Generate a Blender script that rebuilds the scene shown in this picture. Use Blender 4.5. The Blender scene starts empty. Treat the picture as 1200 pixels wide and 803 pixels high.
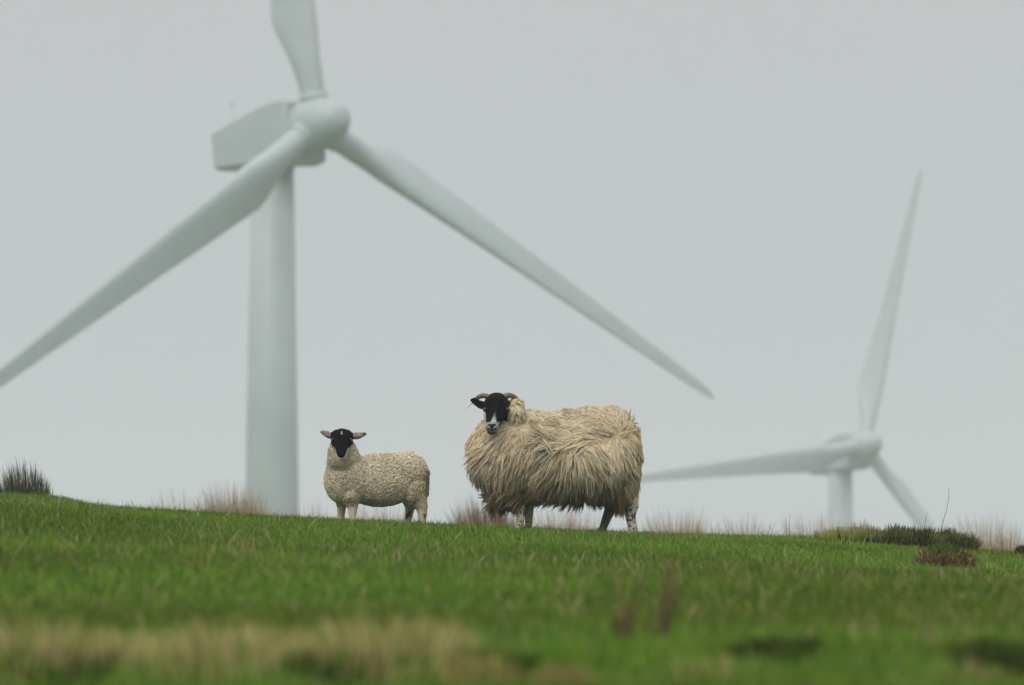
import bpy, bmesh, math, random
import numpy as np
from mathutils import Vector, Matrix, Euler
random.seed(7)
RG = np.random.default_rng(11)
R_ = math.radians
SC = bpy.context.scene
COL = SC.collection

# ------------------------------------------------------------------ camera
FPX = 7500.0                                   # focal length in photo pixels (1200 wide)
PITCH = math.atan((733 - 401.5) / FPX)
cp, sp = math.cos(PITCH), math.sin(PITCH)
cam = bpy.data.cameras.new('camera'); camo = bpy.data.objects.new('camera', cam); COL.objects.link(camo)
camo.location = (0, 0, 0); camo.rotation_euler = (math.pi / 2 + PITCH, 0, 0)
cam.sensor_width = 36; cam.lens = 36 * FPX / 1200
cam.clip_start = 0.5; cam.clip_end = 6000
cam.dof.use_dof = True; cam.dof.focus_distance = 39.6; cam.dof.aperture_fstop = 5.0
SC.camera = camo

# ------------------------------------------------------------------ world, sun, exposure
w = bpy.data.worlds.new('World'); SC.world = w; w.use_nodes = True
nt = w.node_tree; nt.nodes.clear()
SUN_EL, SUN_AZ = R_(48), R_(-25)               # overcast: a broad weak sun, high, behind the camera to the left
out = nt.nodes.new('ShaderNodeOutputWorld'); bg = nt.nodes.new('ShaderNodeBackground')
sky = nt.nodes.new('ShaderNodeTexSky'); sky.sky_type = 'NISHITA'; sky.sun_disc = False
sky.sun_elevation = SUN_EL; sky.sun_rotation = math.pi - SUN_AZ; sky.air_density = 1.5; sky.dust_density = 4
hs = nt.nodes.new('ShaderNodeHueSaturation'); hs.inputs['Saturation'].default_value = .12
nt.links.new(sky.outputs[0], hs.inputs['Color'])
tc = nt.nodes.new('ShaderNodeTexCoord'); sx = nt.nodes.new('ShaderNodeSeparateXYZ')
nt.links.new(tc.outputs['Generated'], sx.inputs[0])
rp = nt.nodes.new('ShaderNodeValToRGB'); nt.links.new(sx.outputs['Z'], rp.inputs[0])
e = rp.color_ramp.elements                      # cloud deck, brighter overhead
e[0].position = 0.0; e[0].color = (4.46, 4.58, 4.78, 1)
e[1].position = 1.0; e[1].color = (13.2, 13.3, 13.5, 1)
n2 = e.new(.12); n2.color = (4.68, 4.80, 5.0, 1)
nz = nt.nodes.new('ShaderNodeTexNoise'); nz.inputs['Scale'].default_value = 5.5; nz.inputs['Detail'].default_value = 5
nt.links.new(tc.outputs['Generated'], nz.inputs['Vector'])
mr = nt.nodes.new('ShaderNodeMapRange'); mr.inputs[1].default_value = .3; mr.inputs[2].default_value = .7
mr.inputs[3].default_value = .965; mr.inputs[4].default_value = 1.03
nt.links.new(nz.outputs[0], mr.inputs[0])
vm = nt.nodes.new('ShaderNodeVectorMath'); vm.operation = 'SCALE'
nt.links.new(rp.outputs[0], vm.inputs[0]); nt.links.new(mr.outputs[0], vm.inputs['Scale'])
mx = nt.nodes.new('ShaderNodeMix'); mx.data_type = 'RGBA'; mx.inputs[0].default_value = .93
nt.links.new(hs.outputs[0], mx.inputs[6]); nt.links.new(vm.outputs[0], mx.inputs[7])
nt.links.new(mx.outputs[2], bg.inputs[0]); bg.inputs[1].default_value = .113
nt.links.new(bg.outputs[0], out.inputs[0])
sl = bpy.data.lights.new('sun', 'SUN'); sl.energy = 1.5; sl.angle = R_(35); sl.color = (1, .97, .92)
so = bpy.data.objects.new('sun', sl); COL.objects.link(so)
sd = Vector((math.sin(SUN_AZ) * math.cos(SUN_EL), -math.cos(SUN_AZ) * math.cos(SUN_EL), math.sin(SUN_EL)))
so.rotation_euler = sd.to_track_quat('Z', 'Y').to_euler(); so.location = sd * 50
SC.view_settings.view_transform = 'Standard'; SC.view_settings.look = 'None'
SC.view_settings.exposure = 0.0; SC.view_settings.gamma = 1.0; SC.view_settings.use_curve_mapping = False
cy = SC.cycles
cy.use_denoising = True; cy.denoiser = 'OPENIMAGEDENOISE'; cy.denoising_input_passes = 'RGB_ALBEDO_NORMAL'; cy.denoising_prefilter = 'ACCURATE'
cy.max_bounces = 6; cy.diffuse_bounces = 3; cy.transmission_bounces = 3; cy.volume_bounces = 1
cy.glossy_bounces = 2; cy.transparent_max_bounces = 4
cy.sample_clamp_indirect = 4

# ------------------------------------------------------------------ helpers
def at(px, py, Y):
    a = (px - 600) / FPX; b = (401.5 - py) / FPX
    dy = cp - b * sp; dz = sp + b * cp
    return Vector((a / dy * Y, Y, dz / dy * Y))
def proj_np(P):
    d = P[:, 1] * cp + P[:, 2] * sp; u = -P[:, 1] * sp + P[:, 2] * cp
    return 600 + FPX * P[:, 0] / d, 401.5 - FPX * u / d

def tag(o, label=None, cat=None, group=None, kind=None):
    if label: o['label'] = label
    if cat: o['category'] = cat
    if group: o['group'] = group
    if kind: o['kind'] = kind
    return o
def empty(name, loc):
    o = bpy.data.objects.new(name, None); COL.objects.link(o); o.location = loc; o.empty_display_size = .2
    return o
def link(name, me, mat, parent=None, smooth=True):
    o = bpy.data.objects.new(name, me); COL.objects.link(o)
    if mat and not me.materials: me.materials.append(mat)
    if parent: o.parent = parent
    if smooth: me.polygons.foreach_set('use_smooth', np.ones(len(me.polygons), dtype=bool))
    return o
def np_mesh(name, V, quads=None, tris=None, colors=None):
    """mesh from arrays: V (n,3), quads (m,4), tris (k,3), colors (n,3) linear"""
    me = bpy.data.meshes.new(name)
    V = np.ascontiguousarray(V, dtype=np.float32)
    nq = 0 if quads is None else len(quads); nt_ = 0 if tris is None else len(tris)
    me.vertices.add(len(V)); me.vertices.foreach_set('co', V.ravel())
    loops = []
    if nq: loops.append(np.asarray(quads, dtype=np.int32).ravel())
    if nt_: loops.append(np.asarray(tris, dtype=np.int32).ravel())
    L = np.concatenate(loops)
    me.loops.add(len(L)); me.loops.foreach_set('vertex_index', L)
    me.polygons.add(nq + nt_)
    st = np.concatenate([np.arange(nq) * 4, nq * 4 + np.arange(nt_) * 3]).astype(np.int32)
    me.polygons.foreach_set('loop_start', st)
    me.update(calc_edges=True)
    if colors is not None: set_col(me, colors)
    return me
def set_col(me, colors):
    a = me.color_attributes.new('Col', 'FLOAT_COLOR', 'POINT')
    c = np.ones((len(colors), 4), dtype=np.float32); c[:, :3] = colors
    a.data.foreach_set('color', c.ravel())

def new_mat(name):
    m = bpy.data.materials.new(name); m.use_nodes = True; t = m.node_tree
    return m, t, t.nodes['Principled BSDF']
def attr_mat(name, rough=.8, transl=0.0, spec=.3, noise=0.0, nscale=40):
    m, t, b = new_mat(name)
    b.inputs['Roughness'].default_value = rough; b.inputs['Specular IOR Level'].default_value = spec
    a = t.nodes.new('ShaderNodeAttribute'); a.attribute_name = 'Col'
    src = a.outputs['Color']
    if noise:
        n = t.nodes.new('ShaderNodeTexNoise'); n.inputs['Scale'].default_value = nscale; n.inputs['Detail'].default_value = 4
        co = t.nodes.new('ShaderNodeTexCoord'); t.links.new(co.outputs['Object'], n.inputs['Vector'])
        r = t.nodes.new('ShaderNodeMapRange'); r.inputs[1].default_value = .3; r.inputs[2].default_value = .7
        r.inputs[3].default_value = 1 - noise; r.inputs[4].default_value = 1 + noise
        t.links.new(n.outputs[0], r.inputs[0])
        v = t.nodes.new('ShaderNodeVectorMath'); v.operation = 'SCALE'
        t.links.new(src, v.inputs[0]); t.links.new(r.outputs[0], v.inputs['Scale']); src = v.outputs[0]
    t.links.new(src, b.inputs['Base Color'])
    if transl:
        tr = t.nodes.new('ShaderNodeBsdfTranslucent'); t.links.new(src, tr.inputs['Color'])
        mix = t.nodes.new('ShaderNodeMixShader'); mix.inputs[0].default_value = transl
        t.links.new(b.outputs[0], mix.inputs[1]); t.links.new(tr.outputs[0], mix.inputs[2])
        t.links.new(mix.outputs[0], t.nodes['Material Output'].inputs['Surface'])
    return m
M_GRASS = attr_mat('grass_blades', .65, .3, .1)
M_DRY = attr_mat('dry_grass', .85, .3, .04)
M_WOOL = attr_mat('wool', .95, .15, .03)
M_COAT = attr_mat('sheep_coat', .85, 0, .05, .25, 90)
def solid(name, c, rough=.6, spec=.4, noise=0, nscale=30):
    m, t, b = new_mat(name)
    b.inputs['Roughness'].default_value = rough; b.inputs['Specular IOR Level'].default_value = spec
    b.inputs['Base Color'].default_value = (*c, 1)
    if noise:
        n = t.nodes.new('ShaderNodeTexNoise'); n.inputs['Scale'].default_value = nscale; n.inputs['Detail'].default_value = 6
        co = t.nodes.new('ShaderNodeTexCoord'); t.links.new(co.outputs['Object'], n.inputs['Vector'])
        r = t.nodes.new('ShaderNodeValToRGB'); t.links.new(n.outputs[0], r.inputs[0])
        r.color_ramp.elements[0].position = .3; r.color_ramp.elements[1].position = .7
        r.color_ramp.elements[0].color = (*[k * (1 - noise) for k in c], 1)
        r.color_ramp.elements[1].color = (*[min(1, k * (1 + noise)) for k in c], 1)
        t.links.new(r.outputs[0], b.inputs['Base Color'])
    return m
M_PAINT = solid('turbine_paint', (.37, .42, .42), .42, .4, .06, .5)
M_DARK = solid('dark_metal', (.12, .13, .13), .5)
M_EYE = solid('eye', (.02, .014, .006), .15, .6)
M_HOOF = solid('hoof', (.06, .05, .04), .5, .3, .3, 60)

# ------------------------------------------------------------------ terrain shape
CX = np.array([-40, -12, -6, -3.2, -2.3, -1.6, -1.07, -.53, 0, .8, 1.33, 1.92, 3.2, 6, 12, 40])
CPY = np.array([540, 556, 572, 587, 597, 605, 609, 613.5, 618, 624, 627.5, 631, 650, 672, 700, 720])
SL_Y = np.array([-60, 0, 6, 10, 13, 38.5, 43, 60, 90, 900, 1200, 3000])
SL_S = np.array([.02, .09, .12, .04, .0262, .0262, -.002, -.02, -.07, -.045, 0, 0])
_ty = np.linspace(-60, 3000, 30000)
_ts = np.interp(_ty, SL_Y, SL_S); _th = np.concatenate([[0], np.cumsum((_ts[1:] + _ts[:-1]) / 2 * np.diff(_ty))])
_th += (733 - 618) / FPX * 40 - .03 - np.interp(40, _ty, _th)
def smooth(a, b, t):
    t = np.clip((t - a) / (b - a), 0, 1); return t * t * (3 - 2 * t)
def vnoise(x, y, s, seed=0):
    """smooth value noise"""
    x = x / s + seed * 17.3; y = y / s + seed * 9.1
    xi = np.floor(x); yi = np.floor(y); fx = x - xi; fy = y - yi
    fx = fx * fx * (3 - 2 * fx); fy = fy * fy * (3 - 2 * fy)
    def h(a, b):
        v = np.sin(a * 127.1 + b * 311.7 + seed) * 43758.5453; return v - np.floor(v)
    return (h(xi, yi) * (1 - fx) + h(xi + 1, yi) * fx) * (1 - fy) + (h(xi, yi + 1) * (1 - fx) + h(xi + 1, yi + 1) * fx) * fy
def ground(x, y):
    x = np.asarray(x, float); y = np.asarray(y, float)
    h = np.interp(y, _ty, _th)
    d = (618 - np.interp(x * 40 / np.clip(y, 25, 55), CX, CPY)) / FPX * 40
    h = h + d * smooth(12, 38, y) * (1 - smooth(100, 300, y) * .5)
    near = smooth(10, 14, y) * (1 - smooth(60, 120, y))
    crest = 1 - .75 * smooth(33, 38, y) * (1 - smooth(42, 46, y))
    h = h + near * crest * ((vnoise(x, y, 1.1, 1) - .5) * .05 + (vnoise(x, y * .8, .45, 2) - .5) * .025 + (vnoise(x, y, 2.8, 3) - .5) * .07)
    # low lip of a bank in front
    lip = .045 + .03 * vnoise(x, y * 0, .5, 5)
    h = h + lip * np.exp(-((y - 13.3 - .3 * np.sin(x * 2)) / .55) ** 2)
    # smooth green hump behind the crest on the left
    h = h + .15 * smooth(1.75, 3.6, -x + .15 * np.sin(x * 5)) * np.exp(-((y - 46) / 2.3) ** 2)
    h = h + smooth(120, 400, y) * ((vnoise(x, y, 160, 7) - .5) * 6)
    return h
def gz(x, y): return float(ground(x, y))
def hit(px, py):
    """where the sight line of a photo pixel meets the ground"""
    Ys = np.linspace(9, 44, 3500)
    a = (px - 600) / FPX; b = (401.5 - py) / FPX
    dy = cp - b * sp; dz = sp + b * cp
    f = dz / dy * Ys - ground(a / dy * Ys, Ys)
    i = np.argmax(f < 0) if (f < 0).any() else np.argmin(f)
    Y = Ys[i]; x = a / dy * Y
    return Vector((x, Y, gz(x, Y)))

def build_ground():
    ys = np.concatenate([np.linspace(-60, 8, 40), np.linspace(8.2, 48, 400), np.linspace(48.5, 130, 110), np.linspace(135, 3000, 160)])
    xs = np.concatenate([-np.geomspace(1500, 9, 50), np.linspace(-8.8, 8.8, 240), np.geomspace(9, 1500, 50)])
    X, Y = np.meshgrid(xs, ys); Z = ground(X, Y)
    V = np.stack([X, Y, Z], -1).reshape(-1, 3)
    ny, nx = X.shape
    i = np.arange(ny - 1)[:, None] * nx + np.arange(nx - 1)[None, :]
    Q = np.stack([i, i + 1, i + 1 + nx, i + nx], -1).reshape(-1, 4)
    m, t, b = new_mat('pasture_soil')
    b.inputs['Roughness'].default_value = .95; b.inputs['Specular IOR Level'].default_value = .05
    co = t.nodes.new('ShaderNodeTexCoord')
    n = t.nodes.new('ShaderNodeTexNoise'); n.inputs['Scale'].default_value = 9; n.inputs['Detail'].default_value = 10; n.inputs['Roughness'].default_value = .7
    t.links.new(co.outputs['Object'], n.inputs['Vector'])
    r = t.nodes.new('ShaderNodeValToRGB'); t.links.new(n.outputs[0], r.inputs[0])
    r.color_ramp.elements[0].position = .35; r.color_ramp.elements[1].position = .68
    r.color_ramp.elements[0].color = (.030, .062, .008, 1); r.color_ramp.elements[1].color = (.075, .145, .016, 1)
    t.links.new(r.outputs[0], b.inputs['Base Color'])
    tag(link('ground', np_mesh('ground', V, Q), m), kind='structure')
build_ground()

# ------------------------------------------------------------------ grass
GREENS = np.array([(.068, .158, .014), (.094, .194, .018), (.050, .128, .013), (.138, .218, .026), (.084, .150, .020)])
STRAW = np.array([(.36, .31, .13), (.42, .36, .19), (.30, .27, .10)])
def blades(x, y, h, wd, lean, leanang, col, tipcol=None, base_z=None, seg=2):
    """flat bent grass blades as arrays"""
    n = len(x)
    z = ground(x, y) if base_z is None else base_z
    ang = RG.uniform(0, 2 * np.pi, n)
    # turn blades mostly broadside to any viewer: random
    sx_, sy_ = np.cos(ang) * wd / 2, np.sin(ang) * wd / 2
    lx, ly = np.cos(leanang) * lean * h, np.sin(leanang) * lean * h
    if tipcol is None: tipcol = col
    P = []; C = []
    for k in range(seg + 1):
        t = k / seg
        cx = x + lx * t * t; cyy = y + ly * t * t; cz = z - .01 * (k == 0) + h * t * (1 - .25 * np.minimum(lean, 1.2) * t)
        c = col * (1 - t) + tipcol * t
        if k < seg:
            f = 1 - .35 * t
            P += [np.stack([cx - sx_ * f, cyy - sy_ * f, cz], -1), np.stack([cx + sx_ * f, cyy + sy_ * f, cz], -1)]; C += [c, c]
        else:
            P.append(np.stack([cx, cyy, cz], -1)); C.append(c)
    nv = 2 * seg + 1
    V = np.stack(P, 1).reshape(-1, 3); Cc = np.stack(C, 1).reshape(-1, 3)
    b0 = np.arange(n)[:, None] * nv
    Q = [b0 + np.array([[2 * k, 2 * k + 1, 2 * k + 3, 2 * k + 2]]) for k in range(seg - 1)]
    Q = np.stack(Q, 1).reshape(-1, 4) if Q else np.zeros((0, 4), int)
    T = b0 + np.array([[2 * (seg - 1), 2 * (seg - 1) + 1, 2 * seg]])
    return V, Q, T, Cc
def blade_obj(name, parts, mat, parent=None, origin=None):
    V = []; Q = []; T = []; C = []; o = 0
    for v, q, t, c in parts:
        V.append(v); Q.append(q + o); T.append(t + o); C.append(c); o += len(v)
    V = np.concatenate(V)
    if origin is not None: V = V - np.array(origin)
    ob = link(name, np_mesh(name, V, np.concatenate(Q), np.concatenate(T), np.concatenate(C)), mat, parent, smooth=False)
    if origin is not None: ob.location = origin
    return ob

def patchval(x, y):
    return .5 * vnoise(x, y, 1.3, 11) + .3 * vnoise(x, y, .5, 12) + .2 * vnoise(x, y, .2, 13)
def build_grass():
    parts = []
    # density falls with distance from the lens; margins beyond the frame on both sides
    for y0, y1, dens, mg in ((11.2, 16, 2600, 1.2), (16, 24, 2300, 1.3), (24, 34, 2000, 1.4), (34, 42.5, 2300, 1.5), (42.5, 50, 1700, 1.5), (50, 62, 260, 2.5)):
        hw0, hw1 = y0 * .08 + mg, y1 * .08 + mg
        n = int(dens * (hw0 + hw1) * (y1 - y0))
        y = RG.uniform(y0, y1, n); x = RG.uniform(-1, 1, n) * (y * .08 + mg)
        pv = patchval(x, y)
        h = RG.uniform(.022, .05, n) * (.65 + .9 * pv)
        h *= np.where(RG.random(n) < .04, 1.5, 1)
        wd = RG.uniform(.0028, .0052, n) * (1 + .25 * (y > 30))
        col = GREENS[RG.integers(0, 5, n)] * RG.uniform(.6, 1.45, (n, 1))
        pw = smooth(.35, .75, vnoise(x, y, 1.9, 21) * .6 + vnoise(x, y, .7, 22) * .4)[:, None]
        col = col * (.8 + .38 * pw) * (1 + np.array([.18, .0, .0]) * (1 - pw))
        dry = RG.random(n) < (.035 + .05 * smooth(.5, .8, vnoise(x, y, .6, 23)))
        col[dry] = STRAW[RG.integers(0, 3, dry.sum())] * RG.uniform(.6, 1.1, (dry.sum(), 1))
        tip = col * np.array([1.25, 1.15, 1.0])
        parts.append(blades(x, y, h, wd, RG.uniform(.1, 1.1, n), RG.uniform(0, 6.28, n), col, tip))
    # coarser, thinner cover further out on both sides
    n = 90000
    y = RG.uniform(6, 60, n); sd_ = np.where(RG.random(n) < .5, -1, 1); x = sd_ * (y * .08 + 1.1 + 9 * RG.random(n) ** 1.3)
    col = GREENS[RG.integers(0, 5, n)] * RG.uniform(.6, 1.3, (n, 1))
    parts.append(blades(x, y, RG.uniform(.03, .06, n), RG.uniform(.008, .014, n), RG.uniform(.3, 1.1, n), RG.uniform(0, 6.28, n), col, col * 1.2))
    # scattered taller pale stems
    n = 5200
    y = RG.uniform(12, 42, n); x = RG.uniform(-1, 1, n) * (y * .08 + 1.2)
    k = vnoise(x, y, .8, 31) + RG.random(n) * .5 > .66; x, y = x[k], y[k]; n = len(x)
    col = STRAW[RG.integers(0, 3, n)] * RG.uniform(.7, 1.2, (n, 1))
    parts.append(blades(x, y, RG.uniform(.04, .11, n), RG.uniform(.003, .0055, n), RG.uniform(.1, .9, n), RG.uniform(0, 6.28, n), col, seg=3))
    n = 1500   # stems that stand above the crest line
    y = RG.uniform(39, 43.5, n); x = RG.uniform(-1, 1, n) * 4.5
    col = np.where(RG.random((n, 1)) < .5, STRAW[RG.integers(0, 3, n)], GREENS[RG.integers(0, 5, n)] * 1.1)
    parts.append(blades(x, y, RG.uniform(.045, .085, n), RG.uniform(.003, .0045, n), RG.uniform(.1, .7, n), RG.uniform(0, 6.28, n), col, seg=3))
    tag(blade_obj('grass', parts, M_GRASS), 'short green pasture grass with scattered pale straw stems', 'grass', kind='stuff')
build_grass()

# clump builder -------------------------------------------------------------
def clump(name, cx, cy_, rx, ry, n, hmin, hmax, wd, cols, spread=.5, lean=(.1, .8), wind=0.0, mat=None, seg=3, tipmul=(1.2, 1.15, 1.05), dome=0.0, label=None, cat=None, group=None, hump=0.0):
    a = RG.uniform(0, 6.283, n); r = np.sqrt(RG.random(n))
    x = cx + rx * r * np.cos(a); y = cy_ + ry * r * np.sin(a)
    h = RG.uniform(hmin, hmax, n) * (1 - dome * r ** 2)
    cols = np.array(cols); col = cols[RG.integers(0, len(cols), n)] * RG.uniform(.7, 1.25, (n, 1))
    la = a + RG.normal(0, .6, n)
    ln = RG.uniform(*lean, n) * (.3 + spread * r)
    z = ground(x, y) + hump * (1 - r ** 2)
    V, Q, T, C = blades(x, y, h, RG.uniform(.7, 1.3, n) * wd, ln, la, col, col * np.array(tipmul), base_z=z, seg=seg)
    if wind: # lean the whole clump, more towards the tips
        zz = V[:, 2] - ground(V[:, 0], V[:, 1]); V[:, 0] += wind * np.clip(zz, 0, 9) ** 1.5
    o = blade_obj(name, [(V, Q, T, C)], mat or M_DRY, origin=(cx, cy_, gz(cx, cy_)))
    return tag(o, label, cat, group)

# ------------------------------------------------------------------ wind turbines
def loft(sections, name, mat, parent, cap=True, smooth_=True):
    n = len(sections[0]); V = np.concatenate([np.array(s) for s in sections])
    Q = []
    for k in range(len(sections) - 1):
        for i in range(n):
            j = (i + 1) % n
            Q.append((k * n + i, k * n + j, (k + 1) * n + j, (k + 1) * n + i))
    me = bpy.data.meshes.new(name)
    faces = [tuple(q) for q in Q]
    if cap: faces += [tuple(range(n))[::-1], tuple(range((len(sections) - 1) * n, len(sections) * n))]
    me.from_pydata([tuple(v) for v in V], [], faces); me.update()
    bm = bmesh.new(); bm.from_mesh(me); bmesh.ops.recalc_face_normals(bm, faces=bm.faces); bm.to_mesh(me); bm.free()
    return link(name, me, mat, parent, smooth_)
def ring(r, z, n=48, c=(0, 0)):
    return [(c[0] + r * math.cos(2 * math.pi * i / n), c[1] + r * math.sin(2 * math.pi * i / n), z) for i in range(n)]

def blade_sections(R=33.0):
    secs = []
    rs = [.9, 1.6, 2.4, 3.2, 4.0, 4.8, 5.6, 6.3, 7.2, 9, 12, 15, 19, 23, 27, 30, 31.8, 32.6, 32.95, 33.0]
    for r in rs:
        if r < 1.7: c, th, blend = 1.42, 1.42, 0
        else:
            b = float(np.clip((r - 1.6) / 4.3, 0, 1)) ** .9
            c = 1.42 + (2.8 - 1.42) * b if r <= 6.3 else float(np.interp(r, [6.3, 9, 15, 23, 30, 31.8, 32.6, 33], [2.8, 2.5, 1.9, 1.3, .8, .62, .4, .08]))
            thr = float(np.interp(r, [1.6, 4, 6.3, 10, 20, 33], [1.0, .55, .36, .25, .18, .13])); th = c * thr; blend = b if r <= 6.3 else 1
        tw = -R_(float(np.interp(r, [0, 6.3, 12, 20, 33], [19, 15, 8, 3, 0]))) - R_(3)
        pts = []
        N = 32
        for i in range(N):
            a = 2 * math.pi * i / N
            xc = .5 + .5 * math.cos(a)                       # 0 leading edge .. 1 trailing edge
            yt = 5 * .2 * (.2969 * math.sqrt(xc) - .126 * xc - .3516 * xc ** 2 + .2843 * xc ** 3 - .1015 * xc ** 4) / .2
            yf = (yt * 1.0) * (1 if a < math.pi else -1) * th + .03 * c * blend * math.sin(math.pi * xc)
            # circle
            xo, yo = .5 * math.cos(a) * 1.42, .5 * math.sin(a) * 1.42
            xa = (xc - .27) * c
            X = xo * (1 - blend) + xa * blend; Y = yo * (1 - blend) + yf * blend
            # chord: leading edge towards +x (clockwise motion seen from the front), front (upwind) = -y
            X = -X
            x2 = X * math.cos(tw) - Y * math.sin(tw); y2 = X * math.sin(tw) + Y * math.cos(tw)
            pts.append((x2, y2, r))
        secs.append(pts)
    return secs

def turbine(hub, yaw, tilt, phase, label):
    n = Vector((math.sin(yaw) * math.cos(tilt), -math.cos(yaw) * math.cos(tilt), math.sin(tilt)))
    L = 4.1
    # tower axis under the nacelle
    bx, by = hub.x - n.x * L, hub.y - n.y * L
    base = gz(bx, by) - .3
    top = hub.z - n.z * L - 1.35
    root = empty('wind_turbine', (bx, by, base)); tag(root, label, 'wind turbine', 'wind turbines in the mist')
    H = top - base
    zs = [0, .3, H * .33, H * .335, H * .66, H * .665, H]
    rr = [2.1, 2.05, 1.74, 1.74, 1.5, 1.5, 1.24]
    loft([ring(r, z) for r, z in zip(rr, zs)], 'tower', M_PAINT, root)
    loft([ring(1.42, H, 48), ring(1.42, H + .35, 48)], 'yaw_collar', M_PAINT, root)
    fr = empty('nacelle_frame', (0, 0, 0))
    # local nacelle frame: x right, -y = front along the rotor axis, z up
    F = Matrix.Rotation(yaw, 4, 'Z') @ Matrix.Rotation(-tilt, 4, 'X')
    hl = Vector((hub.x - bx, hub.y - by, hub.z - base))
    bpy.data.objects.remove(fr)
    MF = Matrix.Translation(hl) @ F
    # nacelle : profile in (distance behind hub, height), with chamfered long edges
    prof = [(1.0, 1.5, -1.85), (1.25, 1.66, -2.0), (2.2, 1.72, -2.0), (3.4, 1.66, -1.75), (5.6, 1.35, -1.5), (7.95, .98, -1.22), (8.1, .88, -1.1)]
    hw = [1.3, 1.45, 1.5, 1.5, 1.48, 1.42, 1.3]
    secs = []
    for (d, t, b), h_ in zip(prof, hw):
        c = .08
        secs.append([(-h_ + c, d, t), (h_ - c, d, t), (h_, d, t - c), (h_, d, b + c * 2.4), (h_ - c * 2.4, d, b), (-h_ + c * 2.4, d, b), (-h_, d, b + c * 2.4), (-h_, d, t - c)])
    nac = loft(secs, 'nacelle', M_PAINT, root, smooth_=False); nac.matrix_local = MF
    bv = nac.modifiers.new('bevel', 'BEVEL'); bv.width = .06; bv.segments = 3; bv.limit_method = 'ANGLE'; bv.angle_limit = R_(25)
    # weather mast on the rear of the roof
    ms = loft([ring(.03, 0, 10), ring(.02, 1.4, 10)], 'weather_mast', M_PAINT, nac)
    ms.location = (-.5, 6.9, 1.08)
    cup = loft([ring(.04, 0, 10), ring(.11, .08, 10), ring(.11, .16, 10), ring(.04, .22, 10)], 'anemometer', M_PAINT, nac)
    cup.location = (-.5, 6.9, 2.46)
    hat = loft([[(-.7, 4.2, 1.5), (.7, 4.2, 1.5), (.7, 6.0, 1.27), (-.7, 6.0, 1.27)], [(-.62, 4.3, 1.68), (.62, 4.3, 1.68), (.62, 5.9, 1.42), (-.62, 5.9, 1.42)]], 'roof_hatch', M_PAINT, nac, smooth_=False)
    # rotor hub
    prs = [(.85, 1.38), (.8, 1.5), (.5, 1.55), (0, 1.55), (-.6, 1.48), (-1.2, 1.3), (-1.75, 1.04), (-2.1, .82), (-2.28, .55), (-2.36, .3), (-2.39, .02)]
    N = 48
    secs = [[(r * math.cos(2 * math.pi * i / N), d, r * math.sin(2 * math.pi * i / N)) for i in range(N)] for d, r in prs]
    hubo = loft(secs, 'rotor_hub', M_PAINT, root); hubo.matrix_local = MF
    bs = blade_sections()
    me = None
    for k in range(3):
        if me is None:
            b = loft(bs, 'blade', M_PAINT, root); me = b.data
        else:
            b = bpy.data.objects.new('blade', me); COL.objects.link(b); b.parent = root
        b.matrix_local = MF @ Matrix.Rotation(phase + k * 2 * math.pi / 3, 4, 'Y') @ Matrix.Rotation(R_(0), 4, 'X')
    for k in range(3):   # collar where each blade leaves the hub
        c = loft([ring(.83, 1.25, 40), ring(.83, 1.72, 40), ring(.78, 1.78, 40)], 'blade_collar', M_PAINT, root)
        c.matrix_local = MF @ Matrix.Rotation(phase + k * 2 * math.pi / 3, 4, 'Y')
    return root
turbine(at(371.4, 146, 367.8), R_(41), R_(8), R_(-2.24), 'large near white wind turbine on the left, one blade crossing its tower')
turbine(at(1012.7, 523, 664), R_(35), R_(12), R_(22.9), 'smaller distant wind turbine on the right, faint in mist, rising behind the grassy crest')

# ------------------------------------------------------------------ sheep
def ell(c, r, rot=(0, 0, 0)): return ('e', Vector(c), r, rot)
def cap(a, b, ra, rb): return ('c', Vector(a), Vector(b), ra, rb)
def blob(name, prims, voxel, smooth_it=3):
    bm = bmesh.new()
    for p in prims:
        if p[0] == 'e':
            M = Matrix.Translation(p[1]) @ Euler(p[3]).to_matrix().to_4x4() @ Matrix.Diagonal((*p[2], 1))
            bmesh.ops.create_icosphere(bm, subdivisions=4, radius=1, matrix=M)
        else:
            _, a, b, ra, rb = p
            d = b - a; n = max(3, int(d.length / (min(ra, rb) * .25)) + 1)
            for i in range(n):
                t = i / (n - 1); r = ra + (rb - ra) * t
                bmesh.ops.create_icosphere(bm, subdivisions=3, radius=r, matrix=Matrix.Translation(a.lerp(b, t)))
    me = bpy.data.meshes.new(name + '_src'); bm.to_mesh(me); bm.free()
    o = bpy.data.objects.new(name + '_src', me); COL.objects.link(o)
    r = o.modifiers.new('r', 'REMESH'); r.mode = 'VOXEL'; r.voxel_size = voxel
    s = o.modifiers.new('s', 'SMOOTH'); s.factor = .5; s.iterations = smooth_it
    dg = bpy.context.evaluated_depsgraph_get(); dg.update()
    res = bpy.data.meshes.new_from_object(o.evaluated_get(dg)); res.name = name
    bpy.data.objects.remove(o); bpy.data.meshes.remove(me)
    res.materials.clear()
    return res
def mesh_np(me):
    V = np.empty(len(me.vertices) * 3, np.float32); me.vertices.foreach_get('co', V); V = V.reshape(-1, 3)
    N = np.empty(len(me.vertices) * 3, np.float32); me.vertices.foreach_get('normal', N); N = N.reshape(-1, 3)
    me.calc_loop_triangles(); T = np.empty(len(me.loop_triangles) * 3, np.int32); me.loop_triangles.foreach_get('vertices', T)
    return V, N, T.reshape(-1, 3)
def nrm(a): return a / (np.linalg.norm(a, axis=-1, keepdims=True) + 1e-9)
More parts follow.
